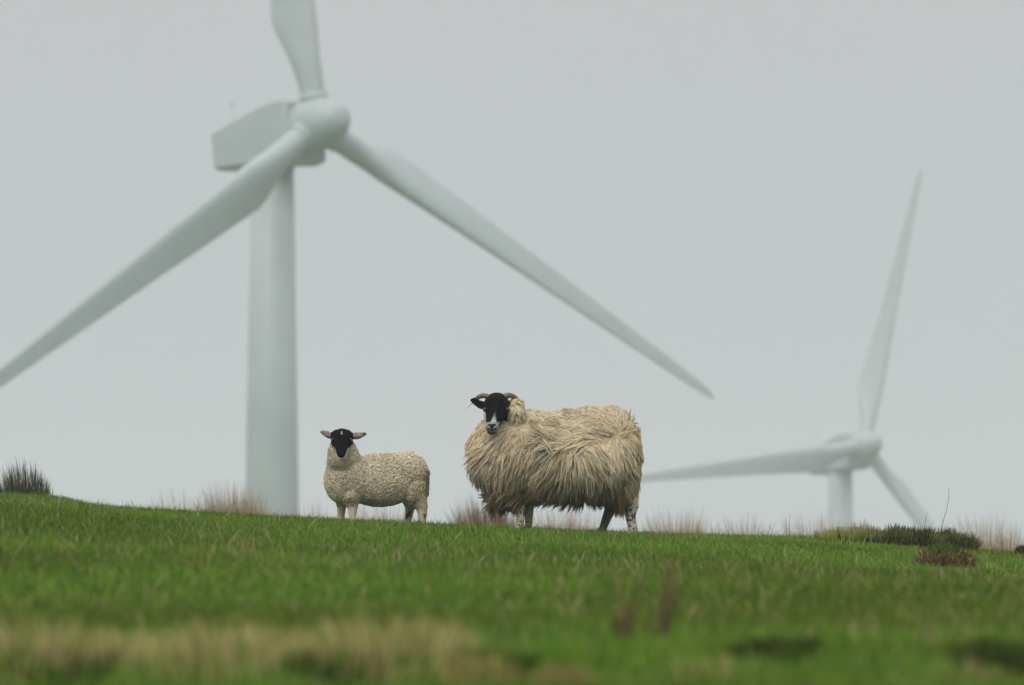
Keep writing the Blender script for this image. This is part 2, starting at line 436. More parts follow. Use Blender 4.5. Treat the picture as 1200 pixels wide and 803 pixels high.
def sample(me, n):
    V, N, T = mesh_np(me)
    a, b, c = V[T[:, 0]], V[T[:, 1]], V[T[:, 2]]
    ar = np.linalg.norm(np.cross(b - a, c - a), axis=1); t = RG.choice(len(T), n, p=ar / ar.sum())
    u, v = RG.random(n), RG.random(n); m = u + v > 1; u[m], v[m] = 1 - u[m], 1 - v[m]
    P = a[t] + (b[t] - a[t]) * u[:, None] + (c[t] - a[t]) * v[:, None]
    NN = nrm(N[T[t, 0]] * (1 - u - v)[:, None] + N[T[t, 1]] * u[:, None] + N[T[t, 2]] * v[:, None])
    return P, NN
def tubes(paths, rad, cols, tipcols):
    """paths (n,k,3); rad (n,k); three-sided tapered tubes"""
    n, k, _ = paths.shape
    tan = np.gradient(paths, axis=1); tan = nrm(tan)
    ref = RG.normal(0, 1, (n, 1, 3)); a = nrm(np.cross(tan, ref)); b = np.cross(tan, a)
    V = np.empty((n, k, 3, 3), np.float32)
    for s in range(3):
        an = 2 * np.pi * s / 3
        V[:, :, s] = paths + rad[..., None] * (a * np.cos(an) + b * np.sin(an))
    t = np.linspace(0, 1, k)[None, :, None]
    C = cols[:, None] * (1 - t) + tipcols[:, None] * t
    C = np.repeat(C[:, :, None], 3, axis=2).reshape(-1, 3)
    base = (np.arange(n) * k * 3)[:, None, None] + (np.arange(k - 1) * 3)[None, :, None]
    s = np.arange(3)[None, None]; s2 = (s + 1) % 3
    Q = np.stack([base + s, base + s2, base + 3 + s2, base + 3 + s], -1).reshape(-1, 4)
    return V.reshape(-1, 3), Q, C

def px_dir(du, dw):
    return np.stack([du, np.zeros_like(du), dw], -1)

# ---- ewe ----
EY = 40.0
def E(px, py, dy=0.0): return at(px, py, EY + dy)
def S(p): return p / FPX * EY                   # photo pixels to metres at the ewe

def ewe():
    foot0 = E(665, 620); o0 = Vector((foot0.x, EY, gz(foot0.x, EY)))
    root = empty('sheep', o0)
    tag(root, 'large shaggy long woolled ewe with black face, pale muzzle and horns, standing on the crest', 'sheep')
    # feet on the ground
    def F(px, dy, lift=0.0):
        p = E(px, 620, dy); p.z = gz(p.x, p.y) + lift; return p
    legs = []
    def leg(pts): # [(point, radius)...]
        for (a, ra), (b, rb) in zip(pts[:-1], pts[1:]): legs.append(cap(a, b, ra, rb))
    # near fore, far fore, near hind (pale, right), far hind (dark, angled)
    f1, f2, h1, h2 = F(608.5, -.17), F(619, .05), F(742, .02), F(705, .20)
    leg([(E(606, 560, -.15), .075), (E(609, 588, -.16), .034), (E(610, 602, -.165), .029), (f1 + Vector((.004, 0, .05)), .0235), (f1 + Vector((-.006, -.012, .03)), .029), (f1 + Vector((-.012, -.018, .012)), .027)])
    leg([(E(618, 560, .02), .07), (E(620, 588, .04), .033), (E(620, 602, .045), .028), (f2 + Vector((.002, 0, .05)), .0225), (f2 + Vector((-.006, -.012, .03)), .028), (f2 + Vector((-.012, -.016, .012)), .026)])
    leg([(E(730, 555, .02), .12), (E(736, 580, .03), .065), (E(741, 592, .03), .042), (E(738.5, 604, .025), .033), (h1 + Vector((.0, 0, .05)), .029), (h1 + Vector((-.01, -.01, .03)), .031), (h1 + Vector((-.018, -.014, .012)), .029)])
    leg([(E(715, 560, .16), .11), (E(713, 582, .17), .06), (E(716, 595, .18), .038), (E(711, 607, .19), .030), (h2 + Vector((.006, 0, .045)), .024), (h2 + Vector((-.008, -.01, .026)), .029), (h2 + Vector((-.018, -.014, .012)), .027)])
    torso = [ell(E(665, 530, 0), (S(66), .2, S(40))), ell(E(720, 525, .08), (S(30), .19, S(40))), ell(E(608, 535, -.08), (S(36), .18, S(42))),
             cap(E(612, 520, -.08), E(590, 488, -.12), .13, .085)]
    # head, in metres from the poll
    HP = E(581.5, 460, -.26)
    def h(x, y, z): return HP + Vector((x, y, z))
    head = [ell(h(.003, .055, -.058), (.074, .085, .060)), ell(h(.002, .03, -.09), (.076, .075, .07)),
            cap(h(.001, .0, -.075), h(-.022, -.085, -.20), .066, .041), cap(h(0, .03, -.115), h(-.02, -.05, -.215), .064, .037),
            ell(h(-.025, -.095, -.218), (.042, .042, .036)), ell(h(-.026, -.078, -.243), (.033, .036, .024)),
            ell(h(-.063, .005, -.105), (.022, .03, .02)), ell(h(.061, .005, -.107), (.022, .03, .02)),
            cap(h(0, .09, -.09), E(592, 495, -.12), .075, .1)]
    # ears
    for s, tip in ((-1, h(-.142, .035, -.045)), (1, h(.118, .10, -.062))):
        a = h(.06 * s, .05, -.075); m = a.lerp(tip, .5) + Vector((0, 0, -.012))
        for t in np.linspace(0, 1, 9):
            c = a.lerp(tip, t) + Vector((0, 0, -.014 * math.sin(math.pi * t)))
            wz = .012 + .018 * math.sin(math.pi * min(1, t * .85 + .12))
            head.append(ell(c, (.022, .0085, wz), (0, .25 * s, 0)))
    me = blob('body', torso + legs + head, .0062, 2)
    V, N, T = mesh_np(me)
    px, py = proj_np(V); L = V - np.array(HP)
    col = np.tile(np.array([.30, .24, .15]), (len(V), 1))
    # legs mottled pale and black
    low = py > 584
    m = vnoise(V[:, 0] + V[:, 1] * 1.7, V[:, 2], .013, 4) * .6 + vnoise(V[:, 0], V[:, 2] + V[:, 1], .05, 5) * .4
    pale = np.array([.50, .45, .34]); dk = np.array([.09, .075, .055])
    lc = np.where((m > .40)[:, None], pale, dk)
    fardark = ((px > 696) & (px < 727))[:, None]
    lc = np.where(fardark, np.where((m > .66)[:, None], pale * .45, dk * 1.6), lc)
    hoof = (V[:, 2] - ground(V[:, 0], V[:, 1]) < .02)[:, None]
    lc = np.where(hoof, np.array([.05, .045, .04]), lc)
    col = np.where(low[:, None], lc, col)
    # head
    hd = (L[:, 1] < .13) & (L[:, 2] > -.30) & (np.abs(L[:, 0]) < .2) & (L[:, 2] < .06)
    blk = np.array([.0035, .0036, .0045])
    hc = np.tile(blk, (len(V), 1))
    t = np.clip((-L[:, 2] - .115) / .12, 0, 1)                 # blaze, widening to the muzzle
    cxm = -.006 - .016 * t; wdt = .006 + .036 * t ** 1.5
    inb = (np.abs(L[:, 0] - cxm + .004 * (vnoise(V[:, 0], V[:, 2], .012, 8) - .5)) < wdt) & (L[:, 2] < -.112) & (L[:, 1] < -.03)
    bl = np.clip((wdt - np.abs(L[:, 0] - cxm)) / .010, 0, 1) * np.clip((t - .02) / .5, 0, 1)
    hc = np.where(inb[:, None], hc * (1 - bl[:, None]) + np.array([.40, .42, .41]) * bl[:, None], hc)
    muz = (L[:, 2] < -.19) & (L[:, 1] < -.06)
    hc = np.where(muz[:, None], np.array([.24, .26, .25]), hc)
    for sx_ in (-.041, -.011):
        nos = ((L[:, 0] - sx_) / .011) ** 2 + ((L[:, 2] + .207) / .008) ** 2 < 1
        hc = np.where((nos & (L[:, 1] < -.08))[:, None], blk, hc)
    ph = ((L[:, 0] + .026) / .013) ** 2 + ((L[:, 2] + .215) / .013) ** 2 < 1
    hc = np.where((ph & (L[:, 1] < -.08))[:, None], blk * 2, hc)
    mo = (np.abs(L[:, 2] + .236 - .2 * np.abs(L[:, 0] + .026)) < .006) & (np.abs(L[:, 0] + .026) < .028)
    hc = np.where((mo & (L[:, 1] < -.07))[:, None], np.array([.06, .065, .06]), hc)
    chin = L[:, 2] < -.247
    hc = np.where(chin[:, None], np.array([.10, .11, .10]), hc)
    col = np.where(hd[:, None], hc, col)
    set_col(me, col)
    body = link('body', me, M_COAT, root); body.matrix_parent_inverse = Matrix.Translation(-o0)
    inv = Matrix.Translation(-o0)
    # eyes
    for s in (-1, 1):
        bm = bmesh.new(); bmesh.ops.create_uvsphere(bm, u_segments=16, v_segments=10, radius=.0135, matrix=Matrix.Translation(h(.069 * s, -.020, -.106)))
        m2 = bpy.data.meshes.new('eye'); bm.to_mesh(m2); bm.free(); o = link('eye', m2, M_EYE, root); o.matrix_parent_inverse = inv
    # horns: curved tapering tubes with growth rings
    mh, t_, b_ = new_mat('horn'); b_.inputs['Roughness'].default_value = .55
    a_ = t_.nodes.new('ShaderNodeAttribute'); a_.attribute_name = 'Col'; t_.links.new(a_.outputs['Color'], b_.inputs['Base Color'])
    def horn(ctrl, r0):
        P = np.array([list(c) for c in ctrl]); tt = np.linspace(0, len(P) - 1, 60)
        Pc = np.stack([np.interp(tt, np.arange(len(P)), P[:, k]) for k in range(3)], 1)
        for _ in range(20): Pc[1:-1] = .5 * Pc[1:-1] + .25 * (Pc[2:] + Pc[:-2])
        u = np.linspace(0, 1, 60); r = r0 * (1 - u * .88) * (1 + .06 * np.sin(u * 80))
        tan = nrm(np.gradient(Pc, axis=0)); ref = np.array([0, 0, 1.]); a = nrm(np.cross(tan, ref)); b = np.cross(tan, a)
        N_ = 14; secs = []
        for i in range(60):
            secs.append([tuple(Pc[i] + r[i] * (a[i] * math.cos(2 * math.pi * k / N_) + b[i] * math.sin(2 * math.pi * k / N_))) for k in range(N_)])
        o = loft(secs, 'horn', mh, root); c0, c1 = np.array([.14, .095, .07]), np.array([.55, .53, .45])
        cc = np.repeat(c0[None] * (1 - smooth(.35, .75, u))[:, None] + c1[None] * smooth(.35, .75, u)[:, None], N_, axis=0)
        set_col(o.data, cc); o.matrix_parent_inverse = inv
    horn([h(-.04, .04, -.03), h(-.075, .05, -.016), h(-.105, .075, -.022), (h(-.13, .09, -.04)), h(-.14, .08, -.052), h(-.15, .05, -.062), h(-.17, .02, -.08), h(-.205, -.01, -.118)], .019)
    horn([h(.045, .04, -.03), h(.075, .05, -.014), h(.105, .075, -.02), h(.135, .105, -.04), h(.145, .11, -.07), h(.135, .08, -.10), h(.125, .05, -.115)], .021)
    # ---- fleece
    core = [ell(E(664, 534, 0), (S(76), .27, S(47))), ell(E(714, 528, .08), (S(34), .25, S(47))), ell(E(698, 521, .05), (S(46), .24, S(42))),
            ell(E(606, 534, -.07), (S(44), .24, S(46))), ell(E(590, 518, -.10), (S(36), .17, S(34))), ell(E(577, 530, -.12), (S(24), .15, S(32))),
            ell(E(726, 560, .09), (S(19), .19, S(29))), ell(E(636, 534, -.04), (S(40), .262, S(46))), ell(E(655, 512, .02), (S(52), .22, S(30.5))), ell(E(674, 514, .03), (S(30), .22, S(34))), ell(E(606, 568, -.05), (S(22), .19, S(20))), ell(E(645, 509, -.02), (S(46), .20, S(25))),
            ell(E(603, 484, -.15), (S(10), .085, S(19))), ell(E(588, 480, -.03), (S(16), .07, S(14))), ell(E(622, 496, -.06), (S(24), .14, S(17))), ell(E(585, 568, -.1), (S(10), .1, S(14)))]
    cm = blob('fleece', core, .012, 6)
    NG = 13500
    P, N = sample(cm, NG)
    px, py = proj_np(P)
    part = np.interp(px, [600, 640, 680, 725, 750], [500, 516, 521, 512, 500])
    front = N[:, 1] < .25
    above = (py < part) & front
    du = np.clip((px - 690) / 80, -.55, .45); dw = -np.ones_like(du)
    D = px_dir(du, dw)
    rad_ = px_dir(px - 725, 512 - py)
    rad_ = nrm(rad_)
    wr = .3 * np.exp(-(((px - 725) ** 2 + (py - 512) ** 2) / 20 ** 2))[:, None]
    D = np.where(front[:, None], nrm(nrm(D) * (1 - wr) + rad_ * wr), nrm(D))
    lw = (1 - smooth(700, 728, px))[:, None]; Du = nrm(rad_ * (.9 - .5 * lw) + np.array([-.85, 0, .02]) * lw)
    D = np.where(above[:, None], Du, D)
    sh = smooth(0, 1, (675 - px) / 65)[:, None] * front[:, None]
    D = nrm(D * (1 - sh) + np.array([-.6, -.1, -.8]) * sh)
    rr = smooth(728, 750, px)[:, None]; D = nrm(D * (1 - rr) + np.array([.12, 0, -1.0]) * rr)
    neckr = (px > 597) & (px < 640) & (py < 508)
    D = np.where(neckr[:, None] & front[:, None], np.array([.3, -.1, -.9]), D)
    chest = smooth(0, 1, (578 - px) / 20)[:, None]
    D = nrm(D * (1 - chest) + np.array([-.12, -.1, -1.0]) * chest)
    # swirling disturbance
    sw = (vnoise(px, py, 24, 3) - .5) * 1.2 + (vnoise(px, py, 8, 6) - .5) * .9
    c_, s_ = np.cos(sw), np.sin(sw); D = np.stack([D[:, 0] * c_ - D[:, 2] * s_, D[:, 1], D[:, 0] * s_ + D[:, 2] * c_], -1)
    D += RG.normal(0, .07, D.shape)
    D = nrm(D - N * (D * N).sum(1, keepdims=True) * .9)
    # keep wool off the face
    Lh = P - np.array(HP)
    face = (Lh[:, 0] < .062 + .12 * np.clip(Lh[:, 2] + .06, -.25, 0)) & (Lh[:, 0] > -.085 - .14 * np.clip(Lh[:, 2] + .06, -.25, 0)) & (Lh[:, 2] > -.26) & (P[:, 1] < HP.y + .16)
    keep = ~face
    P, N, D, px, py = P[keep], N[keep], D[keep], px[keep], py[keep]
    n = len(P); K = 7
    ln = RG.uniform(.12, .20, n) * np.where(py > 575, .6, 1) * np.where(N[:, 2] > .6, .5, 1) * np.where((px < 565), .8, 1) * np.where((px > 732), .6, 1)
    ln *= np.where((py < 500) & (px < 615), .7, 1)
    ln *= 1 - np.where(px > 690, .68, .5) * (1 - smooth(496, 528, py)) * smooth(630, 660, px)
    ln = np.where((py < 500) & (px < 618), np.minimum(ln, .085), np.maximum(ln, .09))
    path = np.empty((n, K, 3)); path[:, 0] = P - N * .01
    grav = np.array([0, 0, -1.0])
    flow = D.copy()
    for k in range(1, K):
        t = k / (K - 1)
        lift = (.8 * (1 - t) ** 1.6 + .02) * np.where(N[:, 2:3] > .35, .5, 1)[:, :1]
        g = .18 * t * np.where(py < np.interp(px, [600, 640, 680, 725, 750], [500, 516, 521, 512, 500]), .3, 1)
        d = nrm(flow + N * lift + grav * g[:, None])
        path[:, k] = path[:, k - 1] + d * (ln / (K - 1))[:, None]
    CH = 10
    tt = np.linspace(0, 1, K)[None, :, None]
    off = RG.normal(0, .0062, (n, CH, 3)); off -= N[:, None] * (off * N[:, None]).sum(-1, keepdims=True) * .8
    pc = path[:, None] + off[:, :, None] * (1 - .72 * tt[None]) 
    pc = pc + (RG.normal(0, .0018, (n, CH, K, 3)) * tt[None])
    wav = np.sin(tt[None] * RG.uniform(5, 11, (n, 1, 1, 1)) + RG.uniform(0, 6, (n, 1, 1, 1))) * .004
    pc = pc + wav * RG.normal(0, 1, (n, 1, 1, 3))
    scl = RG.uniform(.75, 1.1, (n, CH, 1, 1)); pc = pc[:, :, :1] + (pc - pc[:, :, :1]) * scl
    pc = pc.reshape(-1, K, 3)
    rad = np.interp(np.linspace(0, 1, K), [0, .5, 1], [.0019, .0018, .0006])[None] * RG.uniform(.7, 1.4, (len(pc), 1))
    base = np.array([.86, .745, .53]); warm = np.array([.78, .63, .40]); grey = np.array([.76, .70, .57]); dirt_shade = np.array([.17, .12, .07])
    mixv = RG.random((n, 1))
    cg = base * (1 - mixv) + np.where(RG.random((n, 1)) < .5, warm, grey) * mixv
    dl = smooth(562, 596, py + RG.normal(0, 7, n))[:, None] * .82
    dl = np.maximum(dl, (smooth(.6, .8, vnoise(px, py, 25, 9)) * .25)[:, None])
    cg = cg * (1 - dl) + dirt_shade * dl  # brown underside: dirt plus belly shade mixed into the wool colour
    cg = cg * RG.uniform(.93, 1.07, (n, 1))
    cc = np.repeat(cg, CH, axis=0) * RG.uniform(.85, 1.12, (n * CH, 1))
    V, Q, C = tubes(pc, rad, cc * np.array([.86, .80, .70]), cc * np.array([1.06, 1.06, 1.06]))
    pv, qv = proj_np(V)
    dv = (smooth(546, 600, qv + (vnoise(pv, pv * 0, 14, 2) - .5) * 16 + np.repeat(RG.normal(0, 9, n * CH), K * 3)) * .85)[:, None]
    C = C * (1 - dv) + np.array([.17, .105, .05]) * dv  # low-hanging locks browned again, dirt and painted shade together
    # undercoat surface + locks as one fleece mesh
    Vc, Nc, Tc = mesh_np(cm)
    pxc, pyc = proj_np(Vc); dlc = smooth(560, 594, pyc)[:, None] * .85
    ccol = np.array([.50, .41, .26]) * (.7 + .6 * vnoise(pxc * .5, pyc * 2.2, 3.0, 5))[:, None] * (1 - dlc) + dirt_shade * .8 * dlc  # undercoat takes the same dirt and painted shade low down
    Vall = np.concatenate([Vc, V]); Qall = Q + len(Vc)
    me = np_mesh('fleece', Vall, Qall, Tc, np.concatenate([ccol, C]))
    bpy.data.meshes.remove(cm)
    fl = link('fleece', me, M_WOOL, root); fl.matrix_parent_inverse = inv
    # loose forelock strands beside the face
    return root

def lamb():
    LY = 40.25
    def E(px, py, dy=0.0): return at(px, py, LY + dy)
    def S(p): return p / FPX * LY
    f0 = E(448, 607); o0 = Vector((f0.x, LY, gz(f0.x, LY)))
    root = empty('sheep', o0)
    tag(root, 'smaller short woolled cream lamb with all black face and pink ears held out sideways', 'sheep')
    inv = Matrix.Translation(-o0)
    def F(px, dy):
        p = E(px, 607, dy); p.z = gz(p.x, p.y); return p
    legs = []
    def leg(pts):
        for (a, ra), (b, rb) in zip(pts[:-1], pts[1:]): legs.append(cap(a, b, ra, rb))
    f1, f2, h1, h2 = F(413, -.12), F(399.5, .03), F(494, -.02), F(478, .14)
    up = lambda z, x=0, y=0: Vector((x, y, z))
    leg([(E(413, 570, -.1), .07), (E(413.5, 588, -.11), .036), (E(413, 600, -.115), .027), (f1 + up(.05), .022), (f1 + up(.028, -.004, -.008), .0235), (f1 + up(.010, -.008, -.012), .022)])
    leg([(E(402, 570, .0), .06), (E(400.5, 588, .02), .033), (E(400, 600, .025), .026), (f2 + up(.05), .021), (f2 + up(.028, -.004, -.008), .0225), (f2 + up(.010, -.008, -.012), .021)])
    leg([(E(484, 562, .02), .07), (E(488, 580, -.03), .055), (E(494, 593, -.02), .038), (E(495, 602, -.02), .031), (h1 + up(.045), .026), (h1 + up(.026, -.006, -.008), .0265), (h1 + up(.010, -.012, -.012), .024)])
    leg([(E(476, 562, .12), .085), (E(476, 580, .13), .05), (E(481, 592, .14), .034), (E(479.5, 602, .14), .027), (h2 + up(.045), .023), (h2 + up(.026, -.006, -.008), .0245), (h2 + up(.010, -.012, -.012), .022)])
    torso = [ell(E(448, 560, 0), (S(42), .135, S(26))), ell(E(480, 556, .04), (S(20), .13, S(24))), ell(E(410, 560, -.05), (S(22), .125, S(28))), cap(E(408, 550, -.06), E(401, 525, -.13), .10, .065)]
    HP = E(400.5, 501.5, -.23)
    def h(x, y, z): return HP + Vector((x, y, z))
    head = [ell(h(0, .045, -.045), (.058, .068, .043)), ell(h(-.028, .03, -.045), (.040, .06, .036)), ell(h(.028, .03, -.045), (.040, .06, .036)), ell(h(.0, .02, -.068), (.067, .06, .05)), cap(h(0, 0, -.07), h(-.003, -.07, -.145), .056, .031),
            cap(h(0, .02, -.085), h(-.002, -.05, -.16), .05, .028), ell(h(-.003, -.075, -.155), (.031, .032, .026)), ell(h(-.003, -.062, -.172), (.024, .028, .018)),
            ell(h(-.05, .005, -.075), (.02, .026, .018)), ell(h(.05, .005, -.075), (.02, .026, .018)), cap(h(0, .07, -.07), E(401, 525, -.12), .058, .08)]
    for s, tip in ((-1, h(-.122, .035, -.024)), (1, h(.142, .035, -.036))):
        a = h(.052 * s, .045, -.045)
        for t in np.linspace(0, 1, 9):
            c = a.lerp(tip, t) + Vector((0, 0, -.008 * math.sin(math.pi * t)))
            head.append(ell(c, (.016, .008, .009 + .017 * math.sin(math.pi * min(1, t * .85 + .12))), (0, .2 * s, 0)))
    me = blob('body', torso + legs + head, .0055, 2)
    V, N, T = mesh_np(me); px, py = proj_np(V); L = V - np.array(HP)
    col = np.tile(np.array([.50, .43, .31]), (len(V), 1))
    low = py > 585
    m = vnoise(V[:, 0] + V[:, 1] * 1.7, V[:, 2], .018, 14) * .6 + vnoise(V[:, 0], V[:, 2] + V[:, 1], .05, 15) * .4
    lc = np.where((m > .33)[:, None], np.array([.52, .46, .35]), np.array([.06, .05, .04]))
    lc = np.where((V[:, 2] - ground(V[:, 0], V[:, 1]) < .018)[:, None], np.array([.05, .045, .04]), lc)
    col = np.where(low[:, None], lc, col)
    hd = (L[:, 1] < .115) & (L[:, 2] > -.2) & (L[:, 2] < .05)
    blk = np.array([.0035, .0036, .0045]); hc = np.tile(blk, (len(V), 1))
    ear = np.abs(L[:, 0]) > .070
    pink = np.array([.33, .245, .205]) * (.6 + .6 * vnoise(V[:, 0], V[:, 2], .02, 3))[:, None]
    edge = (L[:, 2] < -.052) | (np.abs(L[:, 0]) > .13)
    hc = np.where(ear[:, None], np.where(edge[:, None], np.array([.14, .085, .07]), pink), hc)
    spot = ((L[:, 0] - .001) / .005) ** 2 + ((L[:, 2] + .032) / .009) ** 2 < 1
    hc = np.where((spot & (L[:, 1] < .03))[:, None], np.array([.5, .48, .42]), hc)
    col = np.where(hd[:, None], hc, col)
    set_col(me, col)
    b = link('body', me, M_COAT, root); b.matrix_parent_inverse = inv
    for s in (-1, 1):
        bm = bmesh.new(); bmesh.ops.create_uvsphere(bm, u_segments=16, v_segments=10, radius=.011, matrix=Matrix.Translation(h(.056 * s, -.016, -.074)))
        m2 = bpy.data.meshes.new('eye'); bm.to_mesh(m2); bm.free(); o = link('eye', m2, M_EYE, root); o.matrix_parent_inverse = inv
    core = [ell(E(445, 563, 0), (S(46), .155, S(30.5))), ell(E(478, 556, .04), (S(23), .155, S(26))), ell(E(466, 553, .02), (S(30), .15, S(22))), ell(E(408, 562, -.05), (S(27), .14, S(30))),
            cap(E(405, 550, -.06), E(401.5, 530, -.12), .115, .085), ell(E(401, 537, -.12), (S(15), .1, S(16))), ell(E(485, 572, .03), (S(15), .135, S(24))), ell(E(411, 580, -.06), (S(12), .12, S(14))),
            cap(E(486, 575, -.02), E(494, 594, -.02), .06, .036), cap(E(476, 575, .12), E(480, 590, .14), .055, .034), cap(E(412, 575, -.1), E(413, 592, -.11), .055, .034), cap(E(401, 575, .0), E(400, 590, .02), .05, .032),
            cap(E(499, 553, .07), E(500.5, 580, .07), .017, .007)]
    cm = blob('fleece', core, .0085, 4)
    NG = 26000
    P, N = sample(cm, NG); px, py = proj_np(P)
    Lh = P - np.array(HP)
    face = (np.abs(Lh[:, 0]) < .07 + .26 * np.clip(Lh[:, 2] + .04, -.16, 0)) & (Lh[:, 2] > -.185) & (P[:, 1] < HP.y + .10)
    P, N, px, py = P[~face], N[~face], px[~face], py[~face]
    n = len(P); K = 6
    D = nrm(np.array([.0, 0, -1.0]) + RG.normal(0, .7, (n, 3))); D = nrm(D - N * (D * N).sum(1, keepdims=True))
    ln = RG.uniform(.012, .024, n) * np.where(py > 585, .5, 1)
    path = np.empty((n, K, 3)); path[:, 0] = P - N * .004
    for k in range(1, K):
        t = k / (K - 1); d = nrm(D * (.35 + .8 * t) + N * (1.1 - t)); path[:, k] = path[:, k - 1] + d * (ln / (K - 1))[:, None]
    CH = 4
    tt = np.linspace(0, 1, K)[None, None, :, None]
    off = RG.normal(0, .0030, (n, CH, 1, 3))
    pc = path[:, None] + off * (1 - .6 * tt)
    B = np.cross(N, D); ph = RG.uniform(0, 6.28, (n, 1, 1, 1)); fr_ = RG.uniform(7, 12, (n, 1, 1, 1))
    pc = pc + .0026 * (np.cos(tt * fr_ + ph) * B[:, None, None] + np.sin(tt * fr_ + ph) * N[:, None, None] * .7)
    pc = pc.reshape(-1, K, 3)
    rad = np.interp(np.linspace(0, 1, K), [0, .5, 1], [.0025, .0024, .0012])[None] * RG.uniform(.7, 1.3, (len(pc), 1))
    base = np.array([.86, .79, .62]); warm = np.array([.76, .66, .48])
    mixv = RG.random((n, 1)); cg = base * (1 - mixv) + warm * mixv
    dl = (smooth(578, 600, py) * .15 + smooth(.55, .8, vnoise(px, py, 16, 9)) * .2)[:, None]
    cg = cg * (1 - dl) + np.array([.30, .22, .13]) * dl
    cg = cg * (.95 + .1 * vnoise(px, py, 2.6, 19))[:, None]
    tail = ((px > 497) & (py > 550) & (py < 583))[:, None]
    cg = np.where(tail, cg * np.array([.60, .54, .46]), cg) * RG.uniform(.8, 1.15, (n, 1))
    cc = np.repeat(cg, CH, axis=0) * RG.uniform(.85, 1.1, (n * CH, 1))
    Vt, Q, C = tubes(pc, rad, cc * np.array([.96, .94, .88]), cc * 1.03)
    Vc, Nc, Tc = mesh_np(cm)
    me = np_mesh('fleece', np.concatenate([Vc, Vt]), Q + len(Vc), Tc, np.concatenate([np.tile([.80, .73, .57], (len(Vc), 1)), C]))
    fl = link('fleece', me, M_WOOL, root); fl.matrix_parent_inverse = inv
ewe()
lamb()

# ------------------------------------------------------------------ plants on and behind the crest
def at_crest(px, Y):
    p = at(px, 600, Y); return p.x, Y
DEAD = [(.34, .26, .17), (.30, .21, .14), (.40, .33, .21), (.26, .17, .12)]
RED = [(.30, .19, .13), (.36, .26, .18), (.26, .155, .11), (.33, .27, .18)]
RUSH = [(.06, .08, .035), (.09, .10, .05), (.16, .13, .08), (.05, .06, .03)]
# px, Y, half width px, visible height px, number, palette, label
behind = [
    (215, 56, 34, 20, 420, DEAD, 'sparse pale dead grass tussock behind the crest left of the big turbine tower'),
    (272, 54, 26, 30, 800, RED, 'reddish brown dead grass tussock just left of the big turbine tower foot'),
    (300, 57, 14, 28, 300, RED, 'small reddish tussock in front of the big turbine tower foot'),
    (362, 56, 26, 14, 260, DEAD, 'low thin dead grass tussock between the big turbine tower and the lamb'),
    (445, 55, 34, 18, 420, RED, 'pinkish dead grass tussock seen under the belly of the lamb'),
    (570, 52, 27, 30, 1100, [(.20, .14, .09), (.26, .19, .12), (.14, .11, .07)], 'dense dark brown tussock left of the forelegs of the ewe'),
    (665, 55, 42, 22, 650, RED, 'reddish dead grass tussock seen under the belly of the ewe'),
    (795, 54, 36, 24, 650, DEAD, 'pale brown dead grass tussock just right of the hind legs of the ewe'),
    (873, 53, 30, 17, 520, [(.22, .17, .11), (.3, .24, .15)], 'low brown tussock midway between the ewe and the far turbine tower'),
    (955, 56, 32, 24, 520, DEAD, 'pale dead grass tussock left of the far turbine tower'),
    (1010, 46, 12, 20, 230, [(.20, .12, .08), (.26, .17, .11)], 'small dark reddish tussock standing behind the left end of the heather cushion'),
    (1095, 60, 60, 26, 700, DEAD, 'wide pale tussock behind the heather cushion'),
    (1160, 55, 34, 36, 800, DEAD, 'tall pale tussock right of the heather cushion'),
]
for px, Y, hwp, hp, n, pal, lab in behind:
    Y = Y + 6 if Y > 50 else Y
    x, y = at_crest(px, Y)
    s = Y / FPX
    xe = (px - 600) / FPX * 40
    cresty = float(np.interp(xe, CX, CPY)) - 7
    ztop = at(px, cresty - hp, Y).z; H = max(.12, ztop - gz(x, Y))
    clump('grass_tussock', x, y, hwp * s * 1.35, hwp * s * 1.2, int(n * 2.6), H * .4, H * 1.15, .0042, pal, spread=.25, lean=(.05, .55), wind=-.05, dome=.3, label=lab, cat='tussock', group='dead grass tussocks along the skyline', seg=4)
# dark rush clump at the far left
x, y = at_crest(28, 47)
H = at(28, 538, 47).z - gz(x, y)
clump('rush_clump', x, y, 34 * 47 / FPX, .18, 1100, H * .3, H * 1.15, .005, RUSH, spread=.3, lean=(.05, .4), wind=-.1, dome=.55, seg=4,
      label='dark green rush clump standing on the hump at the far left', cat='rushes')
